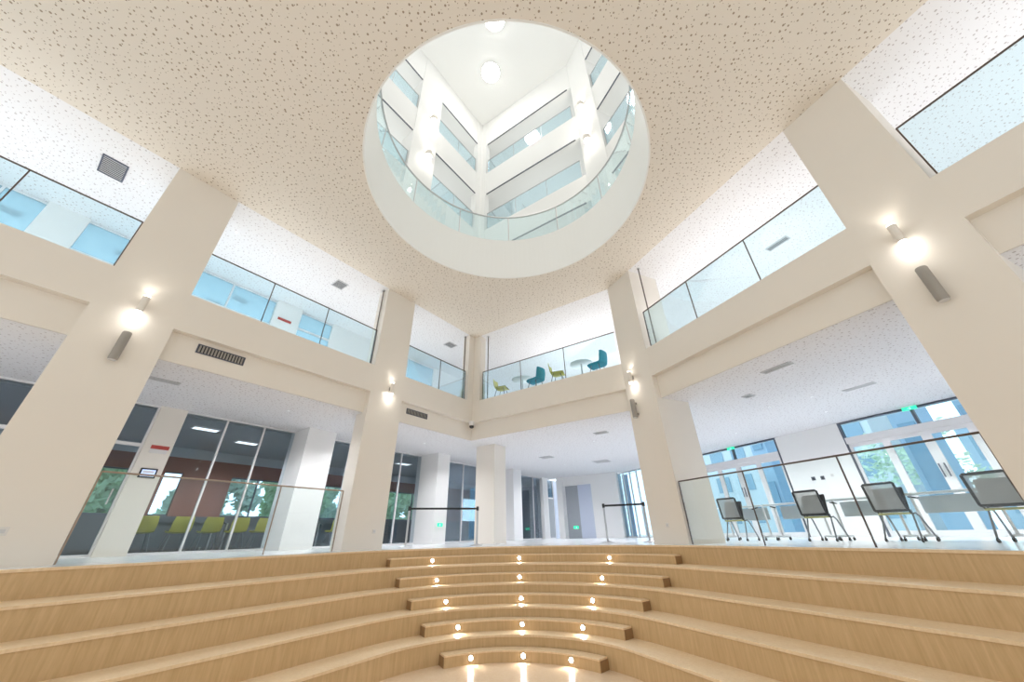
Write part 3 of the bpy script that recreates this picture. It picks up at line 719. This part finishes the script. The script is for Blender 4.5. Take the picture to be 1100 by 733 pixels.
ds = [(.10, 'white folding desk in front of the first mesh chair by the back pillar'), (-1.22, 'white folding desk between the first and second mesh chairs'), (-2.54, 'white folding desk between the second and third mesh chairs'), (-3.86, 'white folding desk between the third and last mesh chairs'), (-5.18, 'white folding desk beside the wide right pillar')]
dk.location = P('R', ds[0][0], 3.45, 0); dk.rotation_euler = (0, 0, facing('R', 0, 1)); dk['label'] = ds[0][1]
for u, lab in ds[1:]: dup(dk, P('R', u, 3.45, 0), facing('R', 0, 1), lab)

# ------------------------------------------------------------------ belt barriers
def barrier(a, b, lab):
    t = thing('belt_barrier', lab, 'barrier', ((a[0] + b[0]) / 2, (a[1] + b[1]) / 2, 0), 0, 'retractable belt barriers')
    for p in (a, b):
        q = (p[0], p[1], 0)
        po = MB().lathe([(.026, .02), (.026, .86)], q, 16).build('post', 'steel', t, smooth=True)
        MB().lathe([(.17, 0), (.17, .012), (.10, .03), (.035, .045)], q, 28).build('base', 'steel', po, smooth=True)
        MB().lathe([(.034, .86), (.036, .87), (.036, .95), (.03, .965)], q, 16).build('head', 'black', po, smooth=True)
    d = Vector((b[0] - a[0], b[1] - a[1], 0)).normalized(); n_ = Vector((-d.y, d.x, 0)) * .003
    A, B_ = Vector((*a, 0)) + d * .035, Vector((*b, 0)) - d * .035
    MB().prism([A + n_, B_ + n_, B_ - n_, A - n_], .885, .935).build('belt', 'black', t)
barrier((-2.87, 10.55), (-1.08, 11.11), 'chrome post barrier with a black belt to the left of the aisle')
barrier((2.49, 11.06), (3.50, 10.66), 'chrome post barrier with a black belt running behind the right pillar')

# ------------------------------------------------------------------ back hall
struct('window_post', MB().box('L', 9.65, 10.19, 3.2, 3.6, 0, ZS), 'white', 'white pier beside the dark back door')
glazing('window_20', 'L', 6.51, 9.65, 3.4, 0, ZS, (7.6, 8.9), 'g_room', 'tall blue glazing at the end of the back hall')
t = glazing('door_2', 'L', 10.19, 11.1, 3.4, 0, ZS, (10.21, 11.08), 'g_room', 'dark door with a transom at the end of the back hall', trans=(2.08,))
MB().box('L', 10.28, 11.0, 3.36, 3.39, .05, 2.04).build('door_leaf', 'dkdoor', t)
MB().tube([P('L', 10.35, 3.33, .95), P('L', 10.35, 3.33, 1.15)], .015, 8).build('door_handle', 'steel', t)
struct('wall_end', MB().box('L', 11.1, 12.4, 3.35, 3.6, 0, ZS), 'stone', 'grey wall past the dark back door')
struct('wall_back_hall', MB().box('B', -1.25, .25, 10.5, 10.8, 0, ZS).box('B', 1.9, 2.25, 10.3, 10.8, 0, ZS).box('B', .25, 1.9, 10.5, 10.8, 2.62, ZS), 'white', 'white end wall of the back hall')
struct('door_3', MB().box('B', .25, 1.05, 10.52, 10.6, 0, 2.62), 'stone', 'pale lilac panel beside the grey recess in the back hall')
struct('wall_recess', MB().box('B', 1.05, 1.9, 10.7, 10.8, 0, 2.62), 'dkdoor', 'grey recessed doorway in the back hall')
struct('wall_room_end', MB().box('L', 12.2, 12.4, 3.62, 8.2, 0, ZS), 'roomdark', 'dark end wall of the meeting room')
# green floor-level exit signs
def exit_sign(w, u, v, z, su, sz, lab, s=-1):
    t = thing('exit_sign', lab, 'exit sign', P(w, u, v, z), 0, 'green exit signs')
    MB().box(w, u - su, u + su, v, v + .03, z - sz, z + sz).build('box', 'green', t)
    mb = MB(); a = sz * .7                                   # running figure and arrow
    mb.box(w, u - a * .9, u - a * .5, v - .004, v, z + a * .55, z + a * .9)
    mb.box(w, u - a * .9, u - a * .4, v - .004, v, z - a * .1, z + a * .5)
    mb.box(w, u - a * 1.3, u - a * .8, v - .004, v, z - a * .9, z - a * .15); mb.box(w, u - a * .5, u - a * .1, v - .004, v, z - a * .9, z - a * .15)
    mb.box(w, u + a * .3, u + a * 1.4, v - .004, v, z - a * .12, z + a * .12)
    mb.build('pictogram', 'greend', t)
exit_sign('L', 1.10, 2.36, .60, .12, .055, 'small green exit sign low on the white pier near the corner')
exit_sign('B', 1.42, 10.66, .52, .14, .065, 'small green exit sign low in the grey recess of the back hall')
# ------------------------------------------------------------------ right facade
V = 7.2
struct('wall_facade', MB().box('R', -1.16, .77, V - .05, V + .2, 0, ZS).box('R', 4.15, 7.5, V - .05, V + .2, 0, ZS).box('R', -12, -4.65, V - .05, V + .2, 0, ZS).box('R', 9.45, 10.6, V - .3, V + .2, 0, ZS), 'white', 'white outer wall between the entrance doors')
struct('wall_facade_upper', MB().box('R', -12, 10.8, V + .2, V + .4, ZS, ZC), 'white', 'white outer wall above the entrance doors')
def doors(u0, u1, nm, lab, pos):
    t = thing(nm, lab, 'door', P('R', (u0 + u1) / 2, V, 0)); t['kind'] = 'structure'
    mb = MB(); mb.box('R', u0, u1, V - .06, V + .06, ZS - .05, ZS - .01)
    mb.box('R', u0, u0 + .05, V - .06, V + .06, 0, ZS - .05); mb.box('R', u1 - .05, u1, V - .06, V + .06, 0, ZS - .05)
    um = (u0 + u1) / 2
    mb.box('R', um - .03, um + .03, V - .05, V + .05, 2.60, ZS - .05)
    mb.build('door_frame', 'fdark', t)
    mb = MB().box('R', u0 + .05, u1 - .05, V - .10, V + .05, 2.44, 2.62); mb.build('transom_bar', 'frame', t)
    MB().box('R', u0 + .05, u1 - .05, V - .006, V + .006, 2.62, ZS - .05).build('transom_pane', 'g_win', t)
    w_ = (u1 - u0 - .1) / 4
    for i in range(4):
        a = u0 + .05 + i * w_; b = a + w_; s_ = .07 if i in (0, 3) else .10
        mb = MB(); mb.box('R', a, a + s_, V - .03, V + .03, 0, 2.44); mb.box('R', b - s_, b, V - .03, V + .03, 0, 2.44)
        mb.box('R', a + s_, b - s_, V - .03, V + .03, 0, .14); mb.box('R', a + s_, b - s_, V - .03, V + .03, 2.34, 2.44)
        d_ = mb.build('door_leaf', 'frame', t)
        MB().box('R', a + s_, b - s_, V - .006, V + .006, .14, 2.34).build('door_pane', 'g_win', d_)
        if i in (1, 2):
            x = b - .05 if i == 1 else a + .05
            MB().tube([P('R', x, V - .09, 1.30), P('R', x, V - .09, 1.62)], .016, 8).build('door_handle', 'fdark', d_)
    exit_sign('R', um, V - .12, ZS - .05, .15, .04, pos)
doors(.77, 4.15, 'door_4', 'glazed entrance doors next to the back pillar', 'green exit sign above the entrance doors next to the back pillar')
doors(-4.65, -1.16, 'door_5', 'glazed entrance doors behind the third mesh chair', 'green exit sign above the entrance doors behind the third mesh chair')
glazing('window_21', 'R', 7.5, 9.45, V, 0, ZS, (8.0, 8.5, 9.0), 'g_win', 'tall window with striped curtains at the end of the back hall', fm='frame')
t = thing('curtain', 'blue and mauve striped curtain in the tall window at the back', 'curtain', P('R', 8.9, V + .2, 0))
mb = MB(); pts = []
for i in range(61):
    u = 8.95 + .44 * i / 60; pts.append(P('R', u, V + .22 + .03 * math.sin(i * .9), 0))
for i in range(60): mb.quad(pts[i] + Z * .02, pts[i + 1] + Z * .02, pts[i + 1] + Z * 2.98, pts[i] + Z * 2.98)
mb.build('cloth', 'curtain', t, smooth=True)
MB().tube([P('R', 8.3, V + .22, 3.0), P('R', 9.42, V + .22, 3.0)], .014, 8).build('rod', 'steel', t)
def plate(w, u, v, z, lab, s=.043, m='plate', dark=False):
    t = thing('wall_socket', lab, 'wall socket', P(w, u, v, z), 0, 'small square wall plates')
    MB().box(w, u - s, u + s, v - .010, v, z - s, z + s).build('plate', m, t, bevel=.003)
    MB().box(w, u - s * .5, u + s * .5, v - .014, v - .010, z - s * .45, z + s * .45).build('socket_insert', 'ventf' if not dark else 'black', t)
plate('L', -8.66, 0, .40, 'pale wall plate low on the wide left pillar', .05)
plate('L', -3.0 - .25, 0, .37, 'pale wall plate low on the pillar by the barrier')
plate('R', -.5, 0, .36, 'pale wall plate low on the pillar where back and right walls meet')
plate('R', .06, V - .05, 1.63, 'dark wall plate between the entrance doors, closer to the back pillar', .055, 'fdark', True)
plate('R', -.20, V - .05, 1.62, 'dark wall plate between the entrance doors, second of the pair', .055, 'fdark', True)
plate('R', -.48, V - .05, 1.66, 'pale wall plate beside the two dark plates', .045)

# ------------------------------------------------------------------ upper gallery, left side
struct('wall_gallery', MB().box('L', -14, -11.9, 3.3, 3.5, ZG, ZC).box('L', -10.6, -9.95, 3.3, 3.5, ZG, ZC).box('L', -5.78, -5.0, 3.25, 3.5, ZG, ZC).box('L', -3.9, -2.0, 3.3, 3.5, ZG, ZC).box('L', .95, 3.6, 3.3, 3.5, ZG, ZC), 'white', 'white piers along the back of the left gallery')
def ugl(nm, u0, u1, mull, lab, tr=()): glazing(nm, 'L', u0, u1, 3.38, ZG, ZC - .03, mull, 'g_blue', lab, trans=tr, mw=.02)
ugl('window_12', -11.9, -10.6, (-11.2,), 'sky blue gallery glazing beyond the wide left pillar')
ugl('window_13', -9.95, -5.78, (-8.1, -6.95), 'sky blue gallery glazing behind the long left railing', (6.1,))
ugl('window_14', -5.0, -3.9, (), 'sky blue gallery door glazing beside the red sign', (6.35,))
ugl('window_15', -2.0, .95, (-.5,), 'sky blue gallery glazing behind the short railing')
struct('ceiling_gallery_room', MB().box('L', -14, 5, 3.5, 8.5, ZC - .05, ZC - .002), 'white', 'white ceiling of the rooms behind the left gallery')
struct('wall_gallery_room', MB().box('L', -14, 5, 8.5, 8.7, ZG, ZC), 'stone', 'pale back wall of the rooms behind the left gallery')
t = thing('room_sign', 'red and grey door sign on the white gallery pier', 'sign', P('L', -5.45, 3.24, 6.35), 0)
MB().box('L', -5.64, -5.24, 3.235, 3.25, 6.34, 6.42).build('red_strip', 'redsign', t)
MB().box('L', -5.62, -5.30, 3.235, 3.25, 6.00, 6.04).build('grey_strip', 'fdark', t)
for i, (u, v) in enumerate(((-11.1, 4.3), (-9.2, 4.2), (-6.55, 4.1), (-7.0, 4.9))):
    cvent('L', u, v, .2, .16, ZC - .05, ['slatted vent seen through the glazing at the far left gallery', 'small vent in the room behind the wide left pillar gallery', 'vent seen through blue glazing behind the long left railing', 'deeper vent seen through blue glazing behind the long left railing'][i])

# ------------------------------------------------------------------ outdoors
struct('ground', MB().prism([Vector((-60, -30, 0)), Vector((70, -30, 0)), Vector((70, 80, 0)), Vector((-60, 80, 0))], -2.2, -2.0), 'paving', 'pale ground outside')
struct('pavement', MB().box('R', -25, 30, V + .45, 40, -.4, -.08), 'paving', 'pale paved forecourt outside the entrance doors')
def building(w, u0, u1, v0, v1, h, lab, m='bld', nu=6, nz=5):
    t = thing('office_building', lab, 'building', P(w, (u0 + u1) / 2, v0, -.08), 0)
    MB().box(w, u0, u1, v0, v1, -.08, h).build('wall', m, t)
    MB().box(w, u0 - .3, u1 + .3, v0 - .3, v1 + .3, h, h + .4).build('roof', 'bldw', t)
    for i in range(nu):
        for j in range(nz):
            a = u0 + (u1 - u0) * (i + .2) / nu; b = u0 + (u1 - u0) * (i + .8) / nu; z = h * (j + .25) / nz
            MB().box(w, a, b, v0 - .06, v0 - .01, z, z + h / nz * .5).build('window', 'bldwin', t)
building('R', 1.6, 2.5, 10.2, 11.4, 4.6, 'narrow blue grey block outside the doors next to the back pillar', 'bld', 1, 2)
building('R', 3.2, 3.9, 10.6, 11.4, 5.5, 'slim blue grey tower outside beside the pillar', 'bld', 1, 2)
building('R', 8, 30, 34, 44, 16, 'pale office block far outside behind the curtain window', 'bldw', 8, 5)
building('R', -2.25, -1.55, 9.6, 10.6, 4.2, 'narrow blue grey column block outside behind the second mesh chair', 'bld', 1, 1)
building('R', -3.35, -2.95, 10.2, 11.0, 4.6, 'slender blue grey post block outside behind the third mesh chair', 'bld', 1, 1)
building('R', -22, 4, 36, 46, 7, 'long low blue grey building across the forecourt', 'bld', 10, 2)
def tree(x, y, z, h, r, lab, m, grp, n_=1500, seed=0):
    rd = random.Random(seed)
    t = thing('tree', lab, 'tree', (x, y, z), 0, grp)
    MB().tube([(x, y, z), (x + .1, y, z + h * .35), (x, y + .1, z + h * .7)], .15, 8, rr=[.18, .14, .06]).build('trunk', 'bark', t)
    mb = MB(); cl = [(rd.uniform(-r * .85, r * .85), rd.uniform(-r * .6, r * .6), rd.uniform(h * .38, h * .95)) for _ in range(26)]
    for _ in range(n_):
        c = rd.choice(cl); d = Vector((rd.gauss(0, 1), rd.gauss(0, 1), rd.gauss(0, 1))).normalized() * r * .38 * rd.random() ** .4
        p = Vector((x + c[0], y + c[1], z + c[2])) + d
        a = Vector((rd.gauss(0, 1), rd.gauss(0, 1), rd.gauss(0, 1))).normalized(); b = a.orthogonal().normalized(); s_ = .10 + .12 * rd.random()
        mb.quad(p - a * s_, p - b * s_ * .5, p + a * s_, p + b * s_ * .5)
    mb.build('crown', m, t)
for i, (u, lab) in enumerate(((-10.0, 'leafy tree outside, in the window left of the tablet pier'), (-6.6, 'leafy tree outside the narrow meeting room window'), (-3.2, 'leafy tree filling the wide meeting room window'), (.2, 'leafy tree outside the meeting room window near the corner'), (3.6, 'leafy tree outside the long window behind the corner pillar'), (7.0, 'leafy tree outside near the end of the meeting room'))):
    q = P('L', u, 12.6, 0); tree(q.x, q.y, -2.0, 5.6, 1.5, lab, 'leaf' if i % 2 else 'leafp', 'trees outside the meeting room', 6500, i)
for i, (u, v, lab) in enumerate(((-3.0, 19, 'pale tree outside the doors behind the third mesh chair'), (-7.2, 16, 'pale tree outside near the wide right pillar'), (1.0, 18, 'pale tree outside the doors next to the back pillar'))):
    q = P('R', u, v, 0); tree(q.x, q.y, -.08, 4.6, 1.9, lab, 'leafp', 'trees on the forecourt', 1300, 20 + i)

# ------------------------------------------------------------------ added upward fill lights in galleries and rooms, unseen, no fixtures
def unseen_fill(w, u, v, z, su, sv, e, col=(1, 1, 1)):
    ld = bpy.data.lights.new('gallery_fill', 'AREA'); ld.shape = 'RECTANGLE'; ld.size = su; ld.size_y = sv; ld.energy = e; ld.color = col
    o = bpy.data.objects.new('gallery_fill', ld); C.objects.link(o); o.location = P(w, u, v, z); o.rotation_euler = (PI, 0, rot_of(w))
UP = 3.0
for w, u, v in (('L', -11.8, 1.7), ('L', -6.2, 1.7), ('L', -1.8, 1.7), ('B', -2.9, 3.5), ('R', -3.2, 3.2), ('R', -9, 3.2), ('R', 2.5, 3.4)):
    unseen_fill(w, u, v, 4.75, 4.0, 2.4 if w == 'L' else 5.0, UP * (9.6 if w == 'L' else 20))
for u in (-11, -7, -3, 1): unseen_fill('L', u, 6.0, 4.75, 3.6, 3.6, 60, (.9, .96, 1))
for z0, z1 in LV:
    for w, u in (('L', -6.2), ('L', -1.7), ('B', -2.9), ('R', -3.4)): unseen_fill(w, u, 2.6, z0 + .5, 4.0, 3.6, 33, (.97, .99, 1))
# ------------------------------------------------------------------ world
wd = bpy.data.worlds.new('sky'); sc.world = wd; wd.use_nodes = True; t = wd.node_tree; N = t.nodes; K = t.links
bg = N['Background']; tc = N.new('ShaderNodeTexCoord'); sp = N.new('ShaderNodeSeparateXYZ'); K.new(tc.outputs['Generated'], sp.inputs[0])
mr = N.new('ShaderNodeMapRange'); mr.inputs[1].default_value = -.35; mr.inputs[2].default_value = .35; K.new(sp.outputs['Y'], mr.inputs[0])
mx = N.new('ShaderNodeMix'); mx.data_type = 'RGBA'; mx.inputs[6].default_value = (1.0, .968, .905, 1); mx.inputs[7].default_value = (.87, .95, 1.0, 1)
K.new(mr.outputs[0], mx.inputs[0]); K.new(mx.outputs[2], bg.inputs[0]); ms = N.new('ShaderNodeMapRange'); ms.inputs[1].default_value = -.35; ms.inputs[2].default_value = .35; ms.inputs[3].default_value = 0.90; ms.inputs[4].default_value = 3.2; K.new(sp.outputs['Y'], ms.inputs[0]); K.new(ms.outputs[0], bg.inputs[1])

# ------------------------------------------------------------------ camera
cd = bpy.data.cameras.new('camera'); cam = bpy.data.objects.new('camera', cd); C.objects.link(cam); sc.camera = cam
cd.sensor_width = 36; cd.sensor_fit = 'HORIZONTAL'; cd.lens = 379.66 / 1100 * 36; cd.clip_start = .05; cd.clip_end = 300
ti, ro = .501164, -.021299
Rv = Vector((1, 0, 0)); Uv = Vector((0, -math.sin(ti), math.cos(ti))); Fv = Vector((0, math.cos(ti), math.sin(ti)))
xr = Rv * math.cos(ro) + Uv * math.sin(ro); yr = -Rv * math.sin(ro) + Uv * math.cos(ro)
# image right = cos*R + sin*U ... image down = sin*R - cos*U
m4 = Matrix(((xr.x, yr.x, -Fv.x, 0), (xr.y, yr.y, -Fv.y, 0), (xr.z, yr.z, -Fv.z, .244), (0, 0, 0, 1)))
cam.matrix_world = m4
